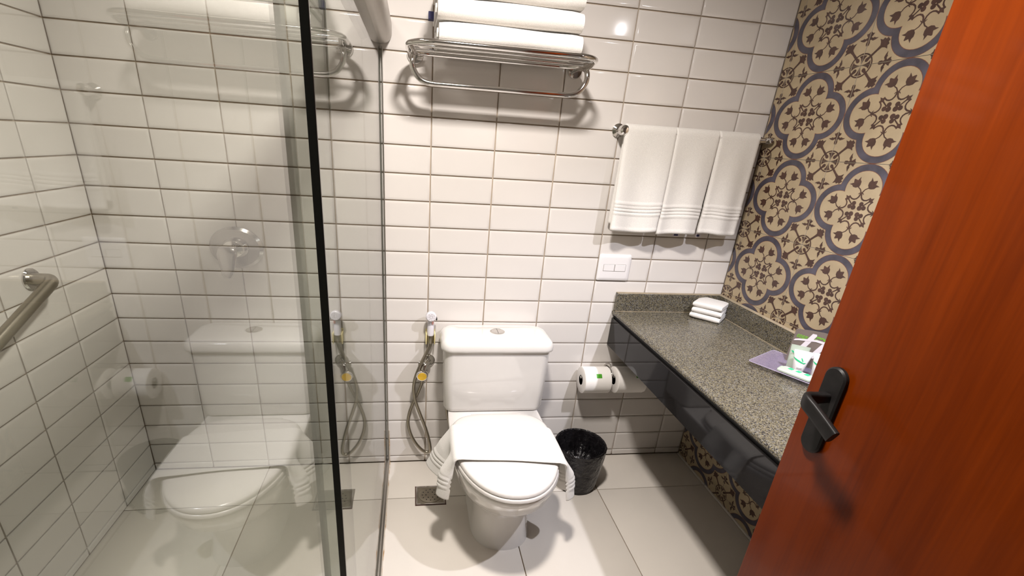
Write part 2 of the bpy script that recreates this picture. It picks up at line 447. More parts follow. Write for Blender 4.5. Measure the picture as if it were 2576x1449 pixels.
# patterned right wall ------------------------------------------------
PWY, PHZ = 0.303, 0.2665          # tile size along y and z
def pattern_mesh():
    """unit tile in (a,b) in [-.5,.5]; later scaled; layers stacked by depth"""
    L = []                                                   # (material, layer, polygon)
    def poly(m, lay, pts): L.append((m, lay, pts))
    def quat(c, r, n=18, trim=None):
        # outline of the union of four discs centred (+-c,0),(0,+-c)
        d = (2 * c + math.sqrt(max(0, 4 * c * c - 8 * (c * c - r * r)))) / 4
        a = math.degrees(math.atan2(d, d - c))
        pts = []
        for q in range(4):
            for (x, y) in arc(c, 0, r, -a, a, n)[:-1]:
                for _ in range(q): x, y = -y, x
                pts.append((x, y))
        return pts
    def stroke(pts, w0, w1=None):
        w1 = w0 if w1 is None else w1; n = len(pts); A = []; B = []
        for i, p in enumerate(pts):
            q0 = pts[max(i - 1, 0)]; q1 = pts[min(i + 1, n - 1)]
            dx, dy = q1[0] - q0[0], q1[1] - q0[1]; l = math.hypot(dx, dy) or 1
            ww = (w0 + (w1 - w0) * i / (n - 1)) / 2
            A.append((p[0] - dy / l * ww, p[1] + dx / l * ww)); B.append((p[0] + dy / l * ww, p[1] - dx / l * ww))
        return A + B[::-1]
    def rot(pts, deg, t=(0, 0)):
        c, s = math.cos(math.radians(deg)), math.sin(math.radians(deg))
        return [(x * c - y * s + t[0], x * s + y * c + t[1]) for x, y in pts]
    def sym4(m, lay, pts):
        for q in range(4): poly(m, lay, rot(pts, 90 * q))
    cream, blue, brown, red = 0, 1, 2, 3
    poly(red, 1, quat(0.232, 0.2675, 20))
    poly(blue, 2, quat(0.232, 0.2625, 20))
    poly(red, 3, quat(0.232, 0.1985, 20))
    poly(cream, 4, quat(0.232, 0.1935, 20))
    poly(cream, 4, [(-.2, -.2), (.2, -.2), (.2, .2), (-.2, .2)] if False else [(-.19, -.12), (-.12, -.19), (.12, -.19), (.19, -.12), (.19, .12), (.12, .19), (-.12, .19), (-.19, .12)])
    tul = [(0, -.006), (.012, .024), (.032, .040), (.052, .040), (.074, .056), (.066, .030), (.062, .020), (.088, .004), (.088, -.004),
           (.062, -.020), (.066, -.030), (.074, -.056), (.052, -.040), (.032, -.040), (.012, -.024)]
    for s in (1, -1):
        sym4(brown, 5, rot([(x * 1.22, y * 1.22) for x, y in tul], 40 * s, (.250, .054 * s)))
        sym4(brown, 5, stroke([(.185, 0), (.205, .010 * s), (.232, .026 * s), (.252, .056 * s)], .015, .010))
        # C scroll
        sym4(brown, 5, stroke([(.200, .003 * s), (.182, .006 * s), (.152, .014 * s), (.130, .032 * s), (.121, .056 * s), (.124, .080 * s), (.137, .101 * s), (.155, .118 * s)], .017, .014))
        sym4(brown, 5, stroke([(.20, .0), (.19, .020 * s), (.178, .030 * s)], .015, .005))
    # nodes between lobes + centre trefoils
    for q in range(4):
        def d45(pts): return rot(pts, 45 + 90 * q)
        poly(brown, 5, d45([(.165, -.012), (.18, -.030), (.196, -.012), (.222, 0), (.196, .012), (.18, .030), (.165, .012), (.150, 0)]))
        poly(brown, 5, d45(stroke([(.085, 0), (.16, 0)], .012, .014)))
        for (x, y, r) in ((.050, 0, .027), (.086, .027, .024), (.086, -.027, .024)): poly(brown, 5 if y == 0 else 6 if y > 0 else 7, d45(arc(x, y, r, 0, 330, 11)))
    # corner ornaments (quarter of each), corner at (.5,.5), u,v run inwards along the two edges
    KC = 1.22
    def corner(fn):
        for sx in (1, -1):
            for sy in (1, -1):
                fn(lambda pts, sx=sx, sy=sy: [(sx * (.5 - u * KC), sy * (.5 - v * KC)) for u, v in pts])
    e = 0.003
    def cn(T):
        ring = arc(0, 0, .100, 2, 88, 12) + arc(0, 0, .089, 88, 2, 12)
        poly(brown, 5, T(ring))
        poly(brown, 5, T([(.012, e), (.036, .008), (.060, .018), (.076, .034), (.082, e)]))
        poly(brown, 5, T([(e, .012), (.008, .036), (.018, .060), (.034, .076), (e, .082)]))
        dg = lambda pts: T(rot(pts, 45))
        poly(brown, 6, dg([(.046, -.012), (.060, -.016), (.080, -.010), (.15, -.009), (.185, -.013), (.200, -.034), (.208, -.062), (.220, -.036), (.238, -.038), (.242, -.016), (.258, -.018),
                           (.258, .018), (.242, .016), (.238, .038), (.220, .036), (.208, .062), (.200, .034), (.185, .013), (.15, .009), (.080, .010), (.060, .016), (.046, .012), (.040, 0)]))
        half = [(.165, e), (.170, .010), (.190, .013), (.212, .008), (.218, .014), (.206, .030), (.214, .050), (.226, .066), (.228, .046), (.236, .036), (.230, .026), (.240, .012), (.256, .022), (.272, .028), (.274, .014), (.288, e)]
        poly(brown, 5, T([(.015 + (u - .015) * .92, v * 1.25) for u, v in half])); poly(brown, 5, T([(v * 1.25, .015 + (u - .015) * .92) for u, v in half]))
    corner(cn)
    mb = MB(); D = 0.007; w2 = 0.5 - 0.0007 / PWY; h2 = 0.5 - 0.0005 / PHZ
    def put(a, b, d): return (-d, -a * PWY, b * PHZ)         # faces -x; a runs towards -y
    V = [put(s * (w2 - i / PWY), t * (h2 - i / PHZ), d) for (i, d) in ((0, 0), (0, D - .0004), (.0004, D)) for s, t in ((-1, -1), (1, -1), (1, 1), (-1, 1))]
    F = [(i * 4 + k, i * 4 + (k + 1) % 4, (i + 1) * 4 + (k + 1) % 4, (i + 1) * 4 + k) for i in range(2) for k in range(4)]
    mb.add(V, F, 4); mb.add(V[8:], [(0, 1, 2, 3)], 0)
    for k, (m, lay, pts) in enumerate(L):
        d = D + lay * 0.00010 + (0.0000022 * k if lay >= 5 else 0)
        tri = tessellate_polygon([[Vector((x, y, 0)) for x, y in pts]])
        mb.add([put(x, y, d) for x, y in pts], tri, m)
    me = bpy.data.meshes.new('patterned_tile')
    me.from_pydata(mb.v, [], mb.f)
    for m in (CREAM, BLUEGREY, BROWN, RUST, PEDGE): me.materials.append(m)
    me.polygons.foreach_set('material_index', mb.m); me.update()
    return me
pm = pattern_mesh()
def clip_mesh(me, axis, val, keep_less):
    bm = bmesh.new(); bm.from_mesh(me)
    no = Vector((0, 0, 0)); no[axis] = 1; co = Vector((0, 0, 0)); co[axis] = val
    bmesh.ops.bisect_plane(bm, geom=list(bm.verts) + list(bm.edges) + list(bm.faces), plane_co=co, plane_no=no, clear_outer=keep_less, clear_inner=not keep_less)
    m2 = me.copy(); bm.to_mesh(m2); bm.free(); return m2
PY0, PZ0 = -0.038, 0.0395
variants = {}
ny, nz = 7, 9
for iy in range(-1, 6):
    for iz in range(-1, 8):
        yc = PY0 - (iy + .5) * PWY; zc = PZ0 + (iz + .5) * PHZ
        key = (iy == -1, iz == -1, iz == 7)
        if key not in variants:
            m = pm
            if key[0]: m = clip_mesh(m, 1, -0.009 - yc, True)
            if key[1]: m = clip_mesh(m, 2, 0.001 - zc, False)
            if key[2]: m = clip_mesh(m, 2, CEIL - 0.001 - zc, True)
            variants[key] = m
        o = bpy.data.objects.new('patterned_tile', variants[key]); C.objects.link(o)
        o.parent = wall_right; o.location = (XR, yc, zc)

# ------------------------------------------------------------------ ceiling fittings (out of frame, seen in reflections)
t = thing('ceiling_light', 'square recessed ceiling light with a white diffuser above the toilet', 'light', (L1[0], L1[1], CEIL))
mb = MB()
for a in (-1, 1):
    box(L1[0] + a * .11 - .012, L1[0] + a * .11 + .012, L1[1] - .122, L1[1] + .122, CEIL - .02, CEIL - .0005, .003, 1, mb)
    box(L1[0] - .098, L1[0] + .098, L1[1] + a * .11 - .012, L1[1] + a * .11 + .012, CEIL - .02, CEIL - .0005, .003, 1, mb)
obj('frame', mb, WHITEPL, t)
obj('diffuser', box(L1[0] - .097, L1[0] + .097, L1[1] - .097, L1[1] + .097, CEIL - .012, CEIL - .004), EMIT, t)
t = thing('ceiling_light', 'oblong recessed ceiling light inside the shower', 'light', (L3[0], L3[1], CEIL))
mb = MB()
for a in (-1, 1):
    box(L3[0] + a * .115 - .008, L3[0] + a * .115 + .008, L3[1] - .066, L3[1] + .066, CEIL - .02, CEIL - .0005, .003, 1, mb)
    box(L3[0] - .107, L3[0] + .107, L3[1] + a * .058 - .008, L3[1] + a * .058 + .008, CEIL - .02, CEIL - .0005, .003, 1, mb)
obj('frame', mb, WHITEPL, t)
obj('diffuser', box(L3[0] - .106, L3[0] + .106, L3[1] - .049, L3[1] + .049, CEIL - .012, CEIL - .004), EMIT, t)
t = thing('spotlight', 'small white pendant spotlight above the vanity counter', 'light', (L2[0], L2[1], CEIL))
obj('mount', lathe([(.045, 0), (.045, -.02), (.03, -.026)], (L2[0], L2[1], CEIL - .0005), n=24), WHITEPL, t, 40)
obj('stem', tube([(L2[0], L2[1], CEIL - .02), (L2[0], L2[1], L2[2] + .075)], .008), WHITEPL, t, 60)
obj('shade', lathe([(.012, .085), (.038, .075), (.042, .03), (.040, .03), (.034, .072), (.010, .08)], L2, n=28), WHITEPL, t, 40)

# ------------------------------------------------------------------ door
DX = 0.665
t = thing('door_1', 'orange varnished wooden door standing open on the right', None, (DX + .0175, YF + .02, 0.01)); tag(t, kind='structure')
obj('door_leaf', box(DX, DX + .035, YF + .012, -1.092, 0.01, 1.96, .002, 2), WOOD, t, 40)
mb = MB(); ring = []
yc, zc, hh, hw = -1.142, 0.957, 0.085, 0.021
def plate_loop(ins, x):
    return [(x, yc + (hw - ins) * math.cos(a) * 1.0, zc + (hh - hw) * (1 if math.sin(a) > 0 else -1) * (0 if abs(math.sin(a)) < 1e-9 else 1) + (hw - ins) * math.sin(a)) for a in [2 * PI * (k + .5) / 36 for k in range(36)]]
loft([plate_loop(0, DX - .0005), plate_loop(0, DX - .006), plate_loop(.003, DX - .009)], mb)
pl = obj('handle_plate', mb, BLACKMETAL, t, 40); tag(pl, 'long rounded black handle plate')
path = catmull([(DX - .006, yc, .985), (DX - .03, yc - .001, .985), (DX - .050, yc - .003, .985), (DX - .0575, yc - .012, .983), (DX - .0585, yc - .030, .977), (DX - .0585, yc - .055, .967), (DX - .0585, yc - .078, .957)], 6)
mb = MB(); loops = []
for i, p in enumerate(path):
    a = path[max(i - 1, 0)]; b = path[min(i + 1, len(path) - 1)]; T = (b - a).normalized()
    up = Vector((0, 0, 1)); side = T.cross(up).normalized(); up2 = side.cross(T)
    k = min(1, i / (len(path) * .45)); hu = .0085 + .0045 * k; ws = .0085 - .0025 * k
    loops.append([tuple(p + side * (ws * math.copysign(abs(math.cos(q)) ** .55, math.cos(q))) + up2 * (hu * math.copysign(abs(math.sin(q)) ** .55, math.sin(q)))) for q in [2 * PI * j / 20 for j in range(20)]])
loft(loops, mb)
lv = obj('door_handle', mb, BLACKMETAL, t, 50); tag(lv, 'black bent lever handle')

# ------------------------------------------------------------------ shower screen
GX, SX = -0.1685, -0.1815
RAIL2 = -0.1965
YEND = -1.195
def rounded_box_path(x0, x1, z0, z1, rad, n=6):
    return arc(x1 - rad, z1 - rad, rad, 0, 90, n) + arc(x0 + rad, z1 - rad, rad, 90, 180, n) + arc(x0 + rad, z0 + rad, rad, 180, 270, n) + arc(x1 - rad, z0 + rad, rad, 270, 360, n)
def pane(x, y0, y1, z0, z1, th, edge_near, edge_far):
    mb = MB()
    X0, X1 = x - th / 2, x + th / 2
    V = [(X0, y0, z0), (X1, y0, z0), (X1, y0, z1), (X0, y0, z1), (X0, y1, z0), (X1, y1, z0), (X1, y1, z1), (X0, y1, z1)]
    mb.add(V, [(0, 3, 7, 4), (1, 5, 6, 2)], 0); mb.add(V, [(4, 7, 6, 5)], edge_near); mb.add(V, [(0, 1, 2, 3)], edge_far); mb.add(V, [(0, 4, 5, 1), (3, 2, 6, 7)], 2)
    return mb
t = thing('shower_screen', 'fixed clear glass shower panel with dark free edge fixed to the back wall', 'shower screen', (GX, 0, 0))
obj('glass_pane', pane(GX, -.008, YEND, .018, 1.63, .0022, 1, 2), [GLASS, GEDGE, GEDGE2], t)
obj('polished_edge', box(GX - .0048, GX + .0048, YEND - .004, YEND, .018, 1.63, .0004, 1), GEDGE, t)['label'] = 'black looking polished free edge'
mb = MB(); box(GX - .0085, GX - .0055, -.0185, -.0072, .004, 1.62, .0008, 1, mb); box(GX + .0055, GX + .0085, -.0185, -.0072, .004, 1.62, .0008, 1, mb)
obj('wall_profile', mb, ALU, t, 40)
mb = MB(); outer = rounded_box_path(GX - .040, GX + .038, 1.628, 1.712, .030)
loft([[(x, -.012 - (0 if k else 0), z) for x, z in outer] for k in (0,)] + [[(x, YF + .01, z) for x, z in outer]], mb)
tr = obj('top_track', mb, TRACK, t, 40)
obj('track_slot', box(GX - .0445, GX - .0385, YF + .02, -.0125, 1.640, 1.690), DARKSLOT, tr)
obj('track_lip', box(GX - .0600, GX - .0440, YF + .012, -.0122, 1.634, 1.700, .004, 2), TRACK, tr, 40)
def half_round(x, name):
    pts = [(x - .0105, 0.0005), (x - .0105, .010)] + arc(x, .010, .0105, 180, 0, 10)[1:-1] + [(x + .0105, .010), (x + .0105, 0.0005)]
    mb = MB(); loft([[(a, -.008, b) for a, b in pts], [(a, YF + .01, b) for a, b in pts]], mb)
    return mb
obj('floor_track', half_round(GX + .001, ''), ALU, t, 50)
obj('floor_track', half_round(RAIL2, ''), ALU, t, 50)
mb = MB(); prev = None; loops = []
for i in range(90):
    y = -.008 - i * (-.008 - YF - .02) / 89
    wv = .0025 + .0012 * math.sin(i * .9) + random.uniform(-.0005, .0008)
    loops.append([(GX + .011, y, .0004), (GX + .0115 + wv, y, .0006), (GX + .0115 + wv * .4, y, .0025), (GX + .011, y, .003)])
loft(loops, mb); obj('stained_sealant', mb, STAIN, t, 60)['label'] = 'rusty stained sealant along the floor track'
mb = MB(); box(GX + .0088, GX + .0135, -.0095, -.0070, .0, .17, .001, 1, mb); obj('wall_sealant', mb, STAIN, t)['label'] = 'rusty sealant at the wall'
t = thing('sliding_shower_door', 'clear glass sliding shower panel behind the fixed one, nearest the shower', 'shower door', (SX, -1.5, .012))
obj('glass_pane', pane(SX, -.995, YF + .03, .022, 1.63, .0022, 2, 1), [GLASS, GEDGE2, GEDGE2], t)
obj('polished_edge', box(SX - .0030, SX + .0030, -.997, -.995, .022, 1.63, .0004, 1), GEDGE2, t)

# shower valve on the back wall
vx, vz = -0.682, 0.957
t = thing('shower_valve', 'round chrome shower mixer plate with a lever on the back wall', 'shower valve', (vx, -TT, vz))
obj('wall_plate', lathe([(.0905, 0), (.0905, -.003), (.080, -.0115), (.0, -.013)], (vx, -TT - .0002, vz), 'y', 48, (1, .82)), SATIN, t, 35)
obj('dome', lathe([(.044, -.012), (.044, -.018), (.041, -.022), (.040, -.032), (.034, -.044), (.018, -.052), (0, -.054)], (vx, -TT, vz + .003), 'y', 36, (1, .82)), CHROME, t, 35)
loops = []
for (y, z, hw_, ht) in ((-.052, .018, .020, .008), (-.062, .006, .032, .010), (-.068, -.010, .034, .010), (-.074, -.034, .028, .008), (-.080, -.058, .023, .006), (-.084, -.076, .020, .005), (-.086, -.088, .012, .004)):
    loops.append([(vx - .012 + hw_ * math.copysign(abs(math.cos(q)) ** .7, math.cos(q)), -TT + y + ht * math.sin(q), vz + z) for q in [2 * PI * j / 24 for j in range(24)]])
mb = MB(); loft(loops, mb); obj('lever', mb, SATIN, t, 50)

# grab bar on the left wall
t = thing('grab_bar', 'sloping steel grab bar on the left shower wall', 'grab bar', (XL + TT, -.338, .925))
def flange(c, ax, r, s, mb=None): return lathe([(r, 0), (r, s * .004), (r * .9, s * .008), (r * .45, s * .009)], c, ax, 32, mb=mb)
obj('wall_flange', flange((XL + TT + .0003, -.338, .925), 'x', .031, 1), CHROME, t, 35)
gp = [(XL + TT + .004, -.338, .925), (XL + .045, -.338, .925), (XL + .058, -.340, .924), (XL + .066, -.352, .919), (XL + .067, -.38, .908), (XL + .067, -.56, .838), (XL + .067, -.78, .752), (XL + .066, -.80, .744), (XL + .055, -.812, .740), (XL + .04, -.814, .739), (XL + TT + .004, -.814, .739)]
obj('bar', tube(catmull(gp, 8), .0165, 16), STEEL, t, 60)
obj('wall_flange', flange((XL + TT + .0003, -.814, .739), 'x', .031, 1), CHROME, t, 35)

# ------------------------------------------------------------------ toilet
TX = 0.266
t = thing('toilet', 'white ceramic close-coupled toilet against the back wall', 'toilet', (TX, -.35, 0))
def outline(hw, yf, yb, n=40, pf=2.1, yw=None, cx=TX, back_p=5):
    """egg outline: front half ellipse-like, back boxy; yw = y of the widest point"""
    yw = yw if yw is not None else (yb + (yf - yb) * .52)
    pts = []
    for k in range(n):
        a = 2 * PI * k / n; c, s = math.cos(a), math.sin(a)
        if s <= 0:
            x = hw * math.copysign(abs(c) ** (2 / pf), c); y = yw - (yw - yf) * abs(s) ** (2 / pf)
        else:
            x = hw * math.copysign(abs(c) ** (2 / back_p), c); y = yw + (yb - yw) * abs(s) ** (2 / back_p)
        pts.append((cx + x, y))
    return pts
mb = MB(); loops = []
for z, hw, yf, yb, yw, pf, cx in ((0, .112, -.535, -.11, -.40, 2.3, TX + .008), (.012, .110, -.533, -.11, -.40, 2.3, TX + .008), (.06, .104, -.522, -.10, -.39, 2.2, TX + .010), (.13, .103, -.520, -.09, -.38, 2.2, TX + .006),
                              (.170, .110, -.530, -.08, -.38, 2.1, TX + .003), (.205, .132, -.566, -.06, -.38, 2.1, TX + .001), (.242, .158, -.622, -.04, -.39, 2.1, TX), (.280, .174, -.660, -.02, -.40, 2.1, TX), (.325, .182, -.680, -.012, -.41, 2.1, TX),
                              (.345, .1865, -.690, -.010, -.41, 2.1, TX), (.357, .1865, -.690, -.010, -.41, 2.1, TX), (.361, .183, -.686, -.012, -.41, 2.1, TX)):
    loops.append([(x, y, z) for x, y in outline(hw, yf, yb, 48, pf, yw, cx)])
loft(loops, mb); obj('bowl', mb, CERAMIC, t, 50)
def lid_loops(hw, yf, yb, zs, dome=0):
    L = []
    for z, ins in zs: L.append([(x, y, z) for x, y in outline(hw - ins, yf + ins, yb - ins * .7, 56, 2.15, -.39, TX - .002, 3.4)])
    return L
mb = MB(); loft(lid_loops(.186, -.698, -.238, ((.3615, .004), (.364, .0), (.372, .0), (.3755, .003))), mb)
obj('seat', mb, SEATP, t, 50)
mb = MB(); Lp = lid_loops(.183, -.694, -.236, ((.3765, .004), (.379, .0), (.386, .0), (.391, .004), (.3945, .012), (.397, .035), (.399, .08), (.400, .13)))
loft(Lp, mb); obj('lid', mb, SEATP, t, 50)
for s in (-1, 1): obj('hinge', tube([(TX + s * .075 - .022, -.228, .372), (TX + s * .075 + .022, -.228, .372)], .010, 12), SEATP, t, 50)
def rrect(x0, x1, y0, y1, r, n=6):
    return arc(x1 - r, y1 - r, r, 0, 90, n) + arc(x0 + r, y1 - r, r, 90, 180, n) + arc(x0 + r, y0 + r, r, 180, 270, n) + arc(x1 - r, y0 + r, r, 270, 360, n)
mb = MB(); loops = []
for z, dx, dy in ((.361, .020, .018), (.366, .012, .010), (.38, .007, .006), (.50, .003, .003), (.629, 0, 0)):
    loops.append([(x, y, z) for x, y in rrect(.058 + dx, .473 - dx, -.186 + dy, -.010, .035)])
loft(loops, mb); obj('tank', mb, CERAMIC, t, 50)
mb = MB(); loops = []
for z, i in ((.628, .004), (.632, .0), (.640, -.0005), (.652, .001), (.662, .006), (.669, .014), (.6725, .026), (.6735, .045)):
    loops.append([(x, y, z) for x, y in rrect(.047 + i, .484 - i, -.196 + i, -.0085 - i * .2, .040)])
loft(loops, mb); obj('tank_lid', mb, CERAMIC, t, 50)
fb = obj('flush_button', lathe([(.029, 0), (.029, .002), (.025, .004), (.024, .0032), (.001, .0036)], (.272, -.088, .6733), n=32), CHROME, t, 30)
obj('button_split', box(.2715, .2725, -.112, -.064, .6758, .6774), DARKSLOT, fb)

# stop valve beside the toilet (seen in the glass)
t = thing('stop_valve', 'small chrome water stop valve low on the wall beside the toilet', 'valve', (.105, -TT, .13))
obj('wall_flange', flange((.105, -TT - .0003, .13), 'y', .026, -1), CHROME, t, 35)
obj('valve_body', tube([(.105, -TT - .006, .13), (.105, -.045, .13)], .010), CHROME, t, 60)
obj('knob', lathe([(.016, 0), (.018, -.004), (.018, -.014), (.013, -.018), (.0, -.019)], (.105, -.044, .13), 'y', 20), CHROME, t, 35)
obj('flexible_pipe', tube(catmull([(.105, -.030, .138), (.105, -.032, .2), (.088, -.036, .28), (.090, -.036, .33), (.10, -.04, .345)], 8), .006, 10), STEEL, t, 60)

# towel across the toilet lid
t = None
def lid_towel(u, v):
    # u across the toilet (left to right), v from front to back
    Lh = 0.158 + 0.03 * v; W = .1865 - .008 * (v - .4) ** 2
    tot = 2 * (W + Lh); s = (u - .5) * tot; sg = 1 if s > 0 else -1; a = abs(s)
    ctr = TX - .004
    yf = -.545 - (0.11 * (s if abs(s) < W else sg * W)); yb = -.352 - (0.10 * (s if abs(s) < W else sg * W))
    zt = 0.4065
    rad = .022
    if a < W - rad: x = s; z = zt + .0025 * math.cos(s / W * 1.5); d = 0
    else:
        d = a - (W - rad); ang = min(d / rad, 1.35)
        x = W - rad + rad * math.sin(ang); z = zt - rad * (1 - math.cos(ang)); r2 = d - rad * 1.35
        if r2 > 0:
            fl = (.12 + .46 * max(0, v - .38)) if sg < 0 else (.14 + .20 * max(0, v - .45))
            g = min(1, r2 / .06)
            if v < .34: x += .030 * math.sin(PI * v / .34) ** .8 * g
            elif v < .62: x -= .010 * math.sin(PI * (v - .34) / .28) * g
            else: x += .012 * math.sin(PI * (v - .62) / .5) * g
            x += r2 * fl
            z -= r2 * (1 - .35 * fl)
        x *= sg
    dr = max(0, d - .03)
    y = yf + (yb - yf) * v
    # the hanging ends gather: front lobe hangs straight, back lobe swings back
    y += dr * (-.02 + .10 * v if sg < 0 else .03 + .05 * v)
    y += .004 * math.sin(s * 26 + 1.3) * (1 - v) * (0.3 if d == 0 else 1)
    # woven bands near the ends
    for c in (.044, .060, .076):
        e = (tot / 2 - a) - c
        if abs(e) < .0065:
            x += sg * .0042 * math.cos(e / .0065 * PI / 2)
    return (ctr + x, y, z)
mb = sheet(lid_towel, 150, 48, .0105)
o = obj('bath_mat_towel', mb, TERRY, None, 60, (TX, -.45, .40)); tag(o, 'white terry towel draped across the closed toilet lid', 'towel')

# ------------------------------------------------------------------ floor drain
t = thing('floor_drain', 'square steel floor drain left of the toilet base', 'drain', (.018, -.233, 0))
x0, x1, y0, y1 = -.041, .076, -.287, -.181
mb = MB()
for (a, b, c, d) in ((x0, x1, y0, y0 + .006), (x0, x1, y1 - .006, y1), (x0, x0 + .006, y0 + .006, y1 - .006), (x1 - .006, x1, y0 + .006, y1 - .006)): box(a, b, c, d, .0, .0035, .0008, 1, mb)
obj('frame', mb, CHROME, t)
obj('surround_joint', box(x0 - .004, x1 + .004, y0 - .004, y1 + .004, -.0002, .0006), BROWN, t)
obj('base', box(x0 + .004, x1 - .004, y0 + .004, y1 - .004, .0006, .0018), STEEL, t)
cx, cy = (x0 + x1) / 2, (y0 + y1) / 2
g = obj('grate', lathe([(.047, 0), (.047, .0014), (.044, .0022), (.020, .0018), (.0, .0018)], (cx, cy, .0017), n=36, s=(1, .95)), STEEL, t, 30)
mb = MB()
for k in range(12):
    a = 2 * PI * k / 12
    for r in (.018, .033):
        if r == .018 and k % 2: continue
        lathe([(.0028, 0), (.0028, .0004), (0, .0004)], (cx + r * math.cos(a), cy + r * math.sin(a) * .95, .0036), n=8, mb=mb)
obj('grate_holes', mb, DARKSLOT, g)['kind'] = 'stuff'

# ------------------------------------------------------------------ waste bin
bx, by = .652, -.190
t = thing('waste_bin', 'black round pedal-less waste bin lined with a black bag right of the toilet', 'bin', (bx, by, 0))
t['label'] = 'black round waste bin lined with a black bag, right of the toilet'
obj('bin_body', lathe([(.082, .0008), (.085, .003), (.090, .06), (.1015, .195), (.1045, .197), (.1045, .203), (.1005, .203), (.092, .08), (.084, .02), (0, .018)], (bx, by, 0), n=48), BLACKPL, t, 40)
mb = MB(); loops = []
n = 72
def bagr(k, base, amp, sd): return base + amp * (math.sin(k * 1.9 + sd) + .7 * math.sin(k * 3.1 + sd * 2) + .6 * math.sin(k * 5.3 + sd)) / 2
for j, (r, z, amp) in enumerate(((.0890, .016, .0006), (.0935, .045, .0012), (.0975, .085, .0014), (.1015, .125, .0016), (.1055, .165, .0014), (.1085, .195, .0012), (.1090, .206, .0012), (.1060, .2105, .001), (.100, .207, .0014), (.094, .185, .004), (.085, .15, .008), (.070, .115, .010), (.045, .098, .012), (.012, .095, .004))):
    loops.append([(bx + bagr(k, r, amp, j * .9) * math.cos(2 * PI * k / n), by + bagr(k, r, amp, j * .9) * math.sin(2 * PI * k / n), z + (0 if j < 8 else amp * .8 * math.sin(k * 2.3 + j * 2.1))) for k in range(n)])
loft(loops, mb, cap=False); mb.f.append(tuple(range(13 * n, 14 * n))); mb.m.append(0)
obj('bin_bag', mb, BAG, t, 25)['label'] = 'crinkled black bag folded over the rim'

# ------------------------------------------------------------------ hygienic sprayer
t = thing('bidet_sprayer', 'white hand bidet sprayer with coiled steel hose and gold-capped valve left of the toilet', 'sprayer', (.011, -TT, .64))
sy = -.038
obj('spray_head', lathe([(.0, -.020), (.017, -.020), (.0205, -.017), (.0205, -.004), (.017, .004), (.010, .012), (0, .013)], (.0115, sy - .006, .722), 'y', 32, (1, .95)), LILACPL, t, 40)
mb = MB(); 
for k in range(14):
    a = 2 * PI * k / 14 * 1.0; r = .012 if k % 2 else .006
    lathe([(.0012, 0), (.0012, -.0005), (0, -.0006)], (.0115 + r * math.cos(a), sy - .026, .722 + r * math.sin(a)), 'y', 6, mb=mb)
obj('spray_holes', mb, ALU, t)['kind'] = 'stuff'
mb = MB(); loops = []
for z, a, b in ((.713, .0125, .011), (.700, .0130, .012), (.670, .0135, .012), (.642, .0140, .0125), (.636, .0132, .012)):
    loops.append([(.0115 + a * math.cos(q), sy + .002 + b * math.sin(q), z) for q in [2 * PI * j / 24 for j in range(24)]])
loft(loops, mb); obj('handle_grip', mb, LILACPL, t, 40)
obj('grip_print', box(.0155, .0225, sy - .0122, sy - .0088, .686, .702, .001, 1), PINK, t)
obj('trigger', box(.031, .036, sy - .016, sy + .002, .704, .715, .002, 1), BLACKMETAL, t)
obj('hose_collar', lathe([(.0125, 0), (.0135, -.004), (.0135, -.020), (.0115, -.034), (.0, -.034)], (.0115, sy + .002, .636), n=24), STEEL, t, 40)
mb = MB(); box(-.0075, -.0035, sy - .010, -TT - .001, .600, .645, .001, 1, mb); box(.0265, .0305, sy - .010, -TT - .001, .600, .645, .001, 1, mb); box(-.0075, .0305, -TT - .006, -TT - .0005, .598, .652, .001, 1, mb)
obj('wall_bracket', mb, CREAMPL, t, 40)
hp = [(.0115, sy + .002, .606), (.010, sy, .590), (-.004, sy - .006, .560), (-.022, sy - .018, .525), (-.040, sy - .024, .480), (-.050, sy - .020, .440), (-.053, sy - .010, .395), (-.046, sy - .006, .340), (-.026, sy - .006, .275), (-.004, sy - .004, .21),
      (.013, sy - .002, .145), (.021, sy - .002, .098), (.019, sy, .076), (.005, sy + .002, .070), (-.018, sy + .004, .084), (-.046, sy + .006, .122), (-.066, sy + .008, .168), (-.076, sy + .010, .218), (-.071, sy + .010, .268), (-.055, sy + .010, .320), (-.036, sy + .008, .370), (-.022, sy, .415), (-.018, sy - .012, .450)]
hp2 = resample(catmull(hp, 14), .0020)
obj('hose', tube(hp2, lambda i: .0072 if i % 2 else .0064, 12), STEEL, t, 80)
fl = obj('valve_flange', lathe([(.027, 0), (.027, -.004), (.022, -.010), (.012, -.014), (.012, -.03), (0, -.03)], (.006, -TT - .0003, .512), 'y', 32), CHROME, t, 35)
obj('valve_body', tube(catmull([(.006, -.03, .512), (-.004, -.044, .508), (-.013, -.052, .498), (-.019, -.060, .478)], 6), .0135, 18), CHROME, t, 50)
obj('valve_body', tube([(-.034, -.040, .514), (-.004, -.044, .510)], .011, 16), CHROME, t, 50)
kn = obj('valve_knob', lathe([(.019, .012), (.023, .008), (.0235, -.010), (.021, -.0145), (.0, -.015)], (-.020, -.070, .474), 'y', 32, (1, .92)), CHROME, t, 35)
obj('knob_cap', lathe([(.0185, 0), (.0175, -.002), (0, -.0026)], (-.020, -.0845, .474), 'y', 32, (1, .92)), GOLD, kn, 35)['label'] = 'yellow gold cap'

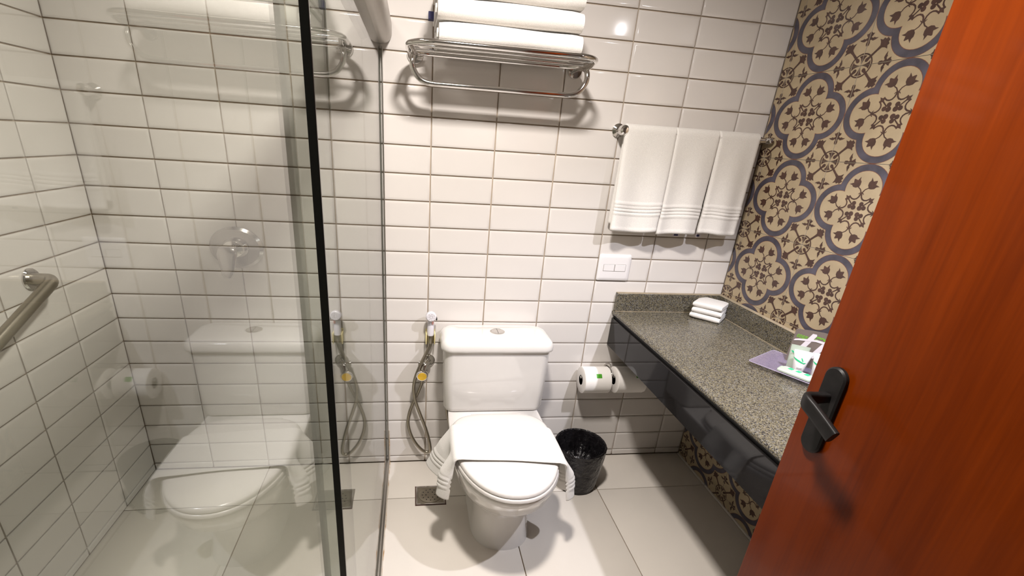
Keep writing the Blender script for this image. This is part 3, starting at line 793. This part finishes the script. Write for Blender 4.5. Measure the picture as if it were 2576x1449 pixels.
# ------------------------------------------------------------------ towel rack with bath towels
t = thing('towel_rack', 'chrome hotel towel shelf with a hanging rail above the toilet', 'towel rack', (.21, -TT, 1.605))
zr = 1.603
obj('wall_flange', flange((-.056, -TT - .0003, 1.606), 'y', .027, -1), CHROME, t, 35)
obj('wall_flange', flange((.482, -TT - .0003, 1.602), 'y', .025, -1), CHROME, t, 35)
lp = [(x, y, zr + .004) for x, y in rrect(-.078, .486, -.256, -.045, .075, 8)]
obj('shelf_loop', tube(lp, .0078, 14, True), CHROME, t, 60)
for yy in (-.105, -.180): obj('shelf_rod', tube([(-.074, yy, zr + .0045), (.482, yy, zr + .0045)], .0040, 10), CHROME, t, 60)
for x in (-.056, .482):
    s = 1 if x < 0 else -1
    arm = [(x, -TT - .006, 1.604), (x, -.05, 1.604), (x - s * .004, -.085, 1.601), (x - s * .008, -.108, 1.592), (x - s * .010, -.116, 1.572), (x - s * .006, -.116, 1.553), (x + s * .010, -.116, 1.531), (x + s * .032, -.116, 1.520), (x + s * .06, -.116, 1.517)]
    obj('bracket_arm', tube(catmull(arm, 6), .0085, 14), CHROME, t, 60)
    obj('shelf_arm', tube(catmull([(x - s * .006, -.10, 1.597), (x - s * .008, -.15, 1.601), (-.072 if x < 0 else .482, -.20, 1.606)], 6), .0068, 12), CHROME, t, 60)
obj('hanging_rail', tube([(.002, -.116, 1.517), (.424, -.116, 1.517)], .0080, 14), CHROME, t, 60)
def folded_towel(x0, x1, y0, y1, z0, h, seed):
    """a towel folded to a slab: an outer wrap rounded at the front and two inner layers; loose layer edges at the left end"""
    rnd = random.Random(seed); th = h * .27; r = h / 2
    mb = MB()
    def strip(prof, xa, xb, nx=26):
        loops = []
        for i in range(nx + 1):
            x = xa + (xb - xa) * i / nx
            e = min(1, min(i, nx - i) / 1.6)
            loops.append([(x, y + .0016 * math.sin(x * 21 + seed + y * 30), z0 + (z - z0) * (0.93 + .07 * e) + .0014 * math.sin(x * 17 + seed * 2 + z * 40)) for y, z in prof])
        loft(loops, mb)
    zt = z0 + h; zb = z0
    ou = [(y1, zb)] + [(y0 + r, zb)] + [(y0 + r + r * math.cos(math.radians(a)), z0 + r + r * math.sin(math.radians(a))) for a in range(260, 95, -15)] + [(y0 + r, zt), (y1, zt)]
    inn = [(y1, zt - th)] + [(y0 + r, zt - th)] + [(y0 + r + (r - th) * math.cos(math.radians(a)), z0 + r + (r - th) * math.sin(math.radians(a))) for a in range(100, 265, 20)] + [(y0 + r, zb + th), (y1, zb + th)]
    strip(ou + inn, x0, x1)
    zi = zb + th + .0006; hi = (h - 2 * th - .0012)
    strip([(y1 - .01, zi), (y0 + r * .75, zi), (y0 + r * .55, zi + hi / 2), (y0 + r * .75, zi + hi), (y1 - .01, zi + hi)], x0 - .006, x1 - .012)
    return mb
zt = zr + .0095
for i, (xa, xb, h, lab) in enumerate(((.008, .424, .052, 'white folded bath towel lying directly on the chrome shelf, lowest of its stack'),
                                      (.003, .420, .054, 'white folded bath towel in the middle of the stack on the chrome shelf'),
                                      (.005, .418, .054, 'white folded bath towel on top of the chrome shelf stack, cut off by the picture'))):
    o = obj('bath_towel', folded_towel(xa, xb, -.246, -.032, zt, h, i + 1), TERRY, None, 50, ((xa + xb) / 2, -.14, zt))
    tag(o, lab, 'towel', 'bath towels on the rack')
    if i < 2: tag(obj('label_tag', box(xa - .022, xa + .004, -.120, -.090, zt + h * .35, zt + h * .35 + .0012 + (.018 if i else 0), .0004, 1), NAVY, o), 'small dark care label')
    zt += h + .003

# ------------------------------------------------------------------ towel bar with hand towels
TBZ = 1.429; TBY = -.052
t = thing('towel_bar', 'chrome towel bar with round end mounts on the back wall', 'towel bar', (.95, -TT, TBZ))
for x in (.669, 1.236):
    mnt = obj('end_mount', lathe([(.023, 0), (.023, -.006), (.013, -.012), (.012, -.03), (.0165, -.036), (.0185, -.05), (.0165, -.064), (.010, -.070), (0, -.071)], (x, -TT - .0003, TBZ), 'y', 28, (1, 1) if x < 1 else (.62, .62)), CHROME, t, 35)
obj('rail', tube([(.672, TBY, TBZ), (1.233, TBY, TBZ)], .0085, 16), CHROME, t, 60)
def hand_towel(xa, xb, zb, shift, seed):
    rnd = random.Random(seed); W = xb - xa
    r = .0175
    Lf = TBZ - zb; Lb = Lf - .022
    arcl = PI * r; tot = Lf + Lb + arcl
    def fn(u, v):
        s = v * tot
        hem = 0
        if s < Lb:                     # back panel, bottom to top
            f = s / Lb; y = TBY + r - .002 * (1 - f); z = TBZ - (Lb - s); d = Lb - s; front = -1
        elif s < Lb + arcl:
            a = (s - Lb) / r; y = TBY + r * math.cos(a); z = TBZ + r * math.sin(a); d = 0; front = 0
        else:
            d = s - Lb - arcl; y = TBY - r - .006 * math.sin(min(1, d / .25) * PI / 2); z = TBZ - d; front = 1
        k = min(1, d / Lf)
        x = xa + W * u + shift * k
        if front == -1:
            x = xa + W * (.5 + (u - .5) * .93) + shift * k + .004
        if front == 1:
            y -= (.0065 * math.sin(u * PI * 2.1 + seed * 1.7) + .0035 * math.sin(u * 9 + seed)) * k
            x += .004 * math.sin(k * 3 + seed) * (u - .5)
            for c in (.062, .074, .086, .098):
                e = (Lf - d) - c
                if abs(e) < .0058: y -= .0030 * math.cos(e / .0058 * PI / 2)
            e = (Lf - d) - .006
            if abs(e) < .006: y -= .0016 * math.cos(e / .006 * PI / 2)
            z += .0035 * math.sin(u * 5 + seed * 2.3) * k
        # rounded side folds
        eg = min(u, 1 - u) * W
        if front and eg < .010: y += (.0055 * (1 - math.sqrt(max(0, 1 - (1 - eg / .010) ** 2)))) * (1 if front else 0)
        return (x, y, z)
    us = 44
    def fu(u, v):
        # finer near the two side edges
        uu = .5 - .5 * math.cos(u * PI); uu = .35 * uu + .65 * u
        return fn(uu, v)
    return sheet(fu, us, 190, .011)
for i, (xa, xb, zb, sh_, lab) in enumerate(((.679, .861, 1.086, -.008, 'leftmost of three white hand towels on the chrome bar'),
                                            (.868, 1.028, 1.083, -.008, 'middle one of three white hand towels on the chrome bar'),
                                            (1.036, 1.190, 1.087, -.002, 'rightmost of three white hand towels on the chrome bar, next to the patterned wall'))):
    o = obj('hand_towel', hand_towel(xa, xb, zb, sh_, i + 1), TERRY, None, 60, ((xa + xb) / 2, TBY, TBZ + .02)); tag(o, lab, 'towel', 'hand towels on the towel bar')
    if i:
        xt = (.945, .975) if i == 1 else (1.040, 1.066)
        tg = obj('care_label', box(xt[0], xt[1], TBY + .006, TBY + .0068, 1.066, 1.100), HWHITE, o); tag(tg, 'small white care label with blue print')
        obj('label_print', box(xt[0] + .006, xt[1] - .008, TBY + .0052, TBY + .0059, 1.069, 1.077), NAVY, tg)

# ------------------------------------------------------------------ wall plate
t = thing('outlet_plate', 'white blank double wall plate under the hand towels', 'wall plate', (.742, -TT, .925))
mb = MB(); loops = []
for ins, d in ((0, 0), (0, .004), (.004, .0075), (.014, .0085)):
    loops.append([(x, -TT - .0003 - d, z) for x, z in rrect(.676 + ins, .812 - ins, .872 + ins, .979 - ins, .008, 4)])
loft(loops, mb); obj('plate', mb, WHITEPL, t, 40)
for a in (.698, .7455):
    obj('insert_slot', box(a - .001, a + .046, -TT - .0092, -TT - .0084, .9115, .9395), ALU, t)
    obj('insert', box(a, a + .045, -TT - .0105, -TT - .008, .9125, .9385, .0008, 1), WHITEPL, t)

# ------------------------------------------------------------------ paper rolls
def paper_holder(xr, side, lab):
    t = thing('paper_holder', lab, 'paper holder', (xr, -TT, .468))
    obj('wall_flange', flange((xr, -TT - .0003, .478), 'y', .018, -1), CHROME, t, 35)
    obj('hook_arm', tube(catmull([(xr, -TT - .006, .478), (xr, -.045, .478), (xr, -.060, .470), (xr - .001, -.0655, .462), (xr - .010, -.0655, .456), (xr - .03, -.0655, .4555), (xr - .128, -.0655, .4555), (xr - .134, -.0655, .460)], 6), .006, 12), CHROME, t, 60)
    return t
paper_holder(.795, 1, 'chrome hook holder carrying the left toilet paper roll')
paper_holder(.944, 1, 'chrome hook holder carrying the right toilet paper roll under the counter')
def roll(xa, xb, lab, loose):
    yc, zc, ro, ri = -.0655, .4440, .0575, .0215
    t = thing('toilet_roll', lab, 'toilet roll', ((xa + xb) / 2, yc, zc - ro), 'toilet paper rolls')
    mb = MB(); h = xb - xa
    lathe([(ri, 0), (ro - .003, 0), (ro, .002), (ro, h - .002), (ro - .003, h), (ri, h), (ri, 0)], (xa, yc, zc), 'x', 44, mb=mb)
    obj('paper', mb, PAPER, t, 35)
    obj('core', lathe([(ri - .0004, .0005), (ri - .0004, h - .0005), (ri - .0016, h - .0005), (ri - .0016, .0005), (ri - .0004, .0005)], (xa, yc, zc), 'x', 28), CARDB, t, 35)
    mb = MB(); n = 6; V = []; F = []
    a0, a1 = (128, 146) if not loose else (128, 146)
    xs0, xs1 = (xa + h * .42, xa + h * .62) if not loose else (xa + h * .62, xa + h * .86)
    rr_ = ro + (.0008 if not loose else .0016)
    for k in range(n + 1):
        a = math.radians(a0 + (a1 - a0) * k / n)
        for x in (xs0, xs1): V.append((x, yc + rr_ * math.cos(a), zc + rr_ * math.sin(a)))
    mb.add(V, [(2 * k, 2 * k + 1, 2 * k + 3, 2 * k + 2) for k in range(n)])
    obj('sticker', mb, GREENST, t)['label'] = 'small green seal'
    # loose last sheet
    if loose:
        mb = MB(); n = 14; V = []; F = []
        for k in range(n + 1):
            f = k / n; a = math.radians(100 + 118 * f); r_ = ro + .0007
            V.append((xa + h * (.10 + .30 * f), yc + r_ * math.cos(a), zc + r_ * math.sin(a))); V.append((xb + .001, yc + r_ * math.cos(a), zc + r_ * math.sin(a)))
        mb.add(V, [(2 * k, 2 * k + 1, 2 * k + 3, 2 * k + 2) for k in range(n)])
        obj('loose_sheet', mb, PAPER, t, 60)
    return t
roll(.658, .776, 'left toilet paper roll with a bright green seal beside the toilet tank', False)
roll(.806, .932, 'right toilet paper roll partly hidden behind the black counter fascia', True)

# ------------------------------------------------------------------ vanity counter
CT = .7445; CX = .770
YE = -1.94
t = thing('vanity_counter', 'long speckled granite vanity counter with black fascia along the right wall', 'counter', (1.0, -.9, .59))
prof = [(CX + .010, CT - .020)] + arc(CX + .010, CT - .010, .010, 270, 90, 8)[1:] + [(XR - .008, CT), (XR - .008, CT - .020)]
mb = MB(); loft([[(x, y, z) for x, z in prof] for y in (-.0075, YE)], mb)
obj('granite_top', mb, GRANITE, t, 50)
obj('gap_shade_strip', box(CX + .014, CX + .024, YE, -.0080, CT - .034, CT - .0205), DARKGAP, t)  # near-black strip stands in for the shade in the gap under the slab
obj('fascia', box(CX + .004, CX + .024, YE, -.0078, .5855, CT - .034, .0012, 1), FASCIA, t, 40)['label'] = 'glossy black stone fascia'
obj('end_support', box(CX + .03, XR - .010, YE, YE + .02, .02, CT - .021), FASCIA, t)
obj('backsplash', box(CX + .004, XR - .029, -.0275, -.0075, CT + .0012, .822, .0015, 1), GRANITE, t, 40)
obj('backsplash', box(XR - .0285, XR - .0085, YE, -.0075, CT + .0012, .822, .0015, 1), GRANITE, t, 40)
mb = MB(); box(CX + .004, XR - .0285, -.0300, -.0276, CT + .0001, CT + .0022, mb=mb); box(XR - .0310, XR - .0286, YE, -.03, CT + .0001, CT + .0022, mb=mb)
obj('sealant_line', mb, BEIGE, t)
mb = MB(); box(CX + .005, XR - .0285, -.0275, -.0075, .8221, .8232, mb=mb); box(XR - .0285, XR - .0085, YE, -.0076, .8221, .8232, mb=mb)
obj('top_joint', mb, BEIGE, t)

# folded wash cloths
def wash_cloth(cx, cy, z0, s, h, ang, seed, fold_dir):
    rnd = random.Random(seed); mb = MB(); n = 12
    # closed slab: outer folded wrap with rounded fold on the -u side, loose layers on the other sides
    prof = [(-s / 2 + h / 2 + h / 2 * math.cos(math.radians(a)), h / 2 + h / 2 * math.sin(math.radians(a))) for a in range(90, 271, 18)]
    prof += [(s / 2 - .004, 0), (s / 2, h * .12), (s / 2, h * .42), (s / 2 - .006, h * .5), (s / 2 - .001, h * .58), (s / 2 - .001, h * .88), (s / 2 - .005, h)]
    loops = []
    for i in range(n + 1):
        v = -s / 2 + s * i / n; e = min(i, n - i)
        k = (0.72, .93, 1.0)[min(e, 2)]
        loops.append([(u * (.985 if e == 0 else 1) + .0015 * math.sin(v * 60 + seed), v, z0 + h / 2 + (zz - h / 2) * k + .0012 * math.sin(u * 50 + v * 35 + seed)) for u, zz in prof])
    loft(loops, mb)
    Mx = Matrix.Translation((cx, cy, 0)) @ Matrix.Rotation(math.radians(ang), 4, 'Z')
    return mb.xform(Mx)
zt = CT + .0018
for i, (dx, dy, an, s, lab) in enumerate(((0, 0, 44, .116, 'white folded wash cloth, bottom of the three on the counter'), (.002, .001, 46, .114, 'white folded wash cloth, middle of the three on the counter'), (.005, .004, 42, .112, 'white folded wash cloth, top of the three on the counter'))):
    o = obj('wash_cloth', wash_cloth(1.152 + dx, -.090 + dy, zt, s, .0215, an, i + 3, 0), TERRY, None, 50, (1.152, -.09, zt)); tag(o, lab, 'wash cloth', 'wash cloths on the counter')
    zt += .0226

# ------------------------------------------------------------------ amenity tray
U = Vector((.47, -.883, 0)).normalized(); Vv = Vector((.883, .47, 0)).normalized()
O = Vector((1.018, -.532, CT))
def tp(u, v, z): p = O + U * u + Vv * v; return Vector((p.x, p.y, CT + z))
TL, TD = .31, .175
t = thing('amenity_tray', 'lilac clear acrylic toiletries tray on the granite counter behind the door handle', 'tray', tuple(tp(TL / 2, TD / 2, .001)))
mb = MB(); loops = []
for ins, z in ((.030, .0012), (.0285, .0042), (.010, .0105), (0.0, .0130), (-.0008, .0150)):
    pass
def tl(ins, z): return [tuple(tp(u, v, z)) for u, v in rrect(ins, TL - ins, ins, TD - ins * .9, .010, 4)]
loft([tl(.032, .0012), tl(0.003, .0150), tl(-.001, .0150), tl(-.001, .0165), tl(.003, .0170), tl(.034, .0040)], mb)
obj('dish', mb, ACRYL, t, 30)
obj('rim', tube([tuple(p) for p in [tp(u, v, .0165) for u, v in rrect(-.001, TL + .001, -.001, TD + .001, .010, 4)]], .0007, 8, True), RIMHILITE, t, 60)  # thin paler loop, a painted highlight along the dish edge
# card stand at the back
th = .0016
ca, cb, vb = .050, .262, .150
top = [(ca + (cb - ca) * k / 14, .116 + .014 * math.sin(PI * k / 14)) for k in range(15)]
pts = [(ca, .004)] + top + [(cb, .004)]
mb = MB(); loft([[tuple(tp(u, vb + z * .10, z)) for u, z in pts], [tuple(tp(u, vb + th + z * .10, z)) for u, z in pts]], mb)
cd = obj('card_stand', mb, CARDGREY, t); cd['label'] = 'grey upright card with a white slanted H and green lines'
def card_poly(pl_, mat, name, off):
    mb = MB(); V = [tuple(tp(u, vb - off + z * .10, z)) for u, z in pl_]; V2 = [tuple(tp(u, vb - off + .0003 + z * .10, z)) for u, z in pl_]
    n = len(V); mb.add(V + V2, [tuple(range(n)), tuple(range(n, 2 * n))] + [(i, (i + 1) % n, n + (i + 1) % n, n + i) for i in range(n)])
    return obj(name, mb, mat, cd)
card_poly([(.066, .040), (.082, .040), (.112, .112), (.110, .117), (.099, .116)], HWHITE, 'letter_stroke', .0008)
card_poly([(.108, .040), (.124, .040), (.158, .112), (.156, .118), (.144, .118)], HWHITE, 'letter_stroke', .0008)
card_poly([(.054, .078), (.066, .0825), (.115, .094), (.182, .094), (.184, .102), (.115, .101), (.068, .089), (.056, .084)], HWHITE, 'letter_stroke', .0012)
mb = MB()
rnd = random.Random(3)
for zz, ua, ub in ((.100, .060, .118), (.096, .058, .112), (.092, .058, .10), (.1095, .10, .135), (.1065, .096, .14), (.1035, .132, .172), (.088, .16, .23), (.084, .162, .232), (.072, .165, .235), (.068, .168, .238), (.064, .17, .236), (.060, .172, .24), (.050, .165, .20), (.046, .165, .196), (.036, .172, .21), (.032, .168, .214), (.028, .168, .21), (.024, .166, .212)):
    u = ua
    while u < ub:
        w_ = rnd.uniform(.003, .010)
        V = [tuple(tp(a, vb - .0006 + b * .10, b)) for a, b in ((u, zz), (min(u + w_, ub), zz), (min(u + w_, ub), zz + .0022), (u, zz + .0022))]
        mb.add(V, [(0, 1, 2, 3)]); u += w_ + .0016
obj('printed_lines', mb, LIME, cd)['kind'] = 'stuff'

def toiletry_tube(u0, v0, ht, wt, rb, lab, print_side, name='toiletry_tube', face=None):
    base = tp(u0, v0, .0042)
    t = thing(name, lab, 'toiletry', tuple(base))
    ax = face or Vector((.80, -.60, 0)).normalized(); ay = Vector((-ax.y, ax.x, 0))
    loops = []
    for f, hw_, hd in ((0, rb, rb), (.03, rb * 1.05, rb * 1.05), (.2, rb * 1.1, rb * 1.05), (.22, rb * 1.15, rb * 1.05), (.5, rb + (wt - rb) * .45, rb * .85), (.78, wt * .92, rb * .5), (.88, wt, rb * .22), (.89, wt, .0012), (1, wt, .001)):
        loops.append([tuple(base + ax * (hw_ * math.cos(q)) + ay * (hd * math.sin(q)) + Vector((0, 0, ht * f))) for q in [2 * PI * j / 28 for j in range(28)]])
    mb = MB(); loft(loops, mb); obj('tube_body', mb, TUBEW, t, 45)
    # green leaf print wrapped on the front
    def surf(f, a):
        seq = ((0, rb, rb), (.22, rb * 1.15, rb * 1.05), (.5, rb + (wt - rb) * .45, rb * .85), (.78, wt * .92, rb * .5), (.88, wt, rb * .22), (1, wt, .001))
        for (f0, a0, b0), (f1, a1, b1) in zip(seq, seq[1:]):
            if f <= f1: k = (f - f0) / (f1 - f0); hw_, hd = a0 + (a1 - a0) * k, b0 + (b1 - b0) * k; break
        return base + ax * (hw_ * 1.02 * math.cos(a)) + ay * ((hd + .0008) * math.sin(a)) + Vector((0, 0, ht * f))
    mb = MB()
    def band(f0, f1, wd, a0, a1):
        V = []
        for k in range(9):
            q = k / 8; a = math.radians(a0 + (a1 - a0) * q); f = f0 + (f1 - f0) * q; ww = wd * math.sin(PI * (.12 + .8 * q))
            V += [tuple(surf(f - ww, a)), tuple(surf(f + ww, a))]
        mb.add(V, [(2 * k, 2 * k + 1, 2 * k + 3, 2 * k + 2) for k in range(8)])
    band(.66, .48, .035, 190, 300); band(.70, .56, .04, 265, 285); band(.50, .52, .02, 285, 310)
    obj('leaf_print', mb, MINT, t)
    mb = MB()
    for ff in (.22, .26): 
        V = [tuple(surf(ff + d, math.radians(a))) for d in (0, .012) for a in (245, 258, 270, 282, 295)]
        mb.add(V, [(k, k + 1, 6 + k, 5 + k) for k in range(4)])
    obj('text_lines', mb, ALU, t)
    return t
toiletry_tube(.114, .086, .074, .0255, .0145, 'white squeeze tube with green leaf print standing at the front of the tray', 0)
toiletry_tube(.163, .100, .078, .025, .0145, 'white squeeze tube with green leaf print cut off by the door edge', 0)
# frosted sachet behind the first tube
b0 = tp(.096, .105, .0042)
t = thing('shampoo_packet', 'frosted pale green packet standing behind the front white tube', 'toiletry', tuple(b0))
ax = Vector((.80, -.60, 0)).normalized(); ay = Vector((-ax.y, ax.x, 0))
loops = []
for f, hw_, hd in ((0, .022, .010), (.2, .023, .011), (.7, .025, .008), (.9, .026, .002), (1, .026, .001)):
    loops.append([tuple(b0 + ax * (hw_ * math.copysign(abs(math.cos(q)) ** .6, math.cos(q))) + ay * (hd * math.sin(q)) + Vector((0, 0, .080 * f))) for q in [2 * PI * j / 24 for j in range(24)]])
mb = MB(); loft(loops, mb); obj('packet_body', mb, FROST, t, 45)
mb = MB(); V = []
for k in range(9):
    q = k / 8; p = b0 + ax * (-.022 + .040 * q) - ay * (.0098 - .0 * q) + Vector((0, 0, .062 - .020 * q)); ww = .0035 * math.sin(PI * (.15 + .7 * q))
    V += [tuple(p - Vector((0, 0, ww))), tuple(p + Vector((0, 0, ww)))]
mb.add(V, [(2 * k, 2 * k + 1, 2 * k + 3, 2 * k + 2) for k in range(8)]); obj('leaf_print', mb, MINT, t)
# wrapped soap leaning on the front rim
t = thing('wrapped_soap', 'wrapped soap bar in clear film with green and white band lying at the tray front', 'soap', tuple(tp(.130, .035, .012)))
def soap_box(u0, u1, v0, v1, z0, z1, r, tilt=.28):
    loops = []
    for z, ins in ((z0, r * .6), (z0 + r * .4, 0), (z1 - r * .4, 0), (z1, r * .7)):
        loops.append([tuple(tp(u, v, z + (v - v0) * tilt)) for u, v in rrect(u0 + ins, u1 - ins, v0 + ins, v1 - ins, .006, 4)])
    mb = MB(); loft(loops, mb); return mb
obj('soap_bar', soap_box(.082, .176, .006, .040, .0155, .0245, .006, .10), FROST, t, 45)
obj('paper_band', soap_box(.088, .170, .024, .0435, .0165, .0262, .005, .10), TUBEW, t, 45)
mb = MB()
for u in (.104, .126, .150):
    V = [tuple(tp(a, v, .0268 + (v - .024) * .10)) for a, v in ((u, .028), (u + .012, .026), (u + .016, .038), (u + .004, .040))]
    mb.add(V, [(0, 1, 2, 3)])
obj('leaf_print', mb, MINT, t)
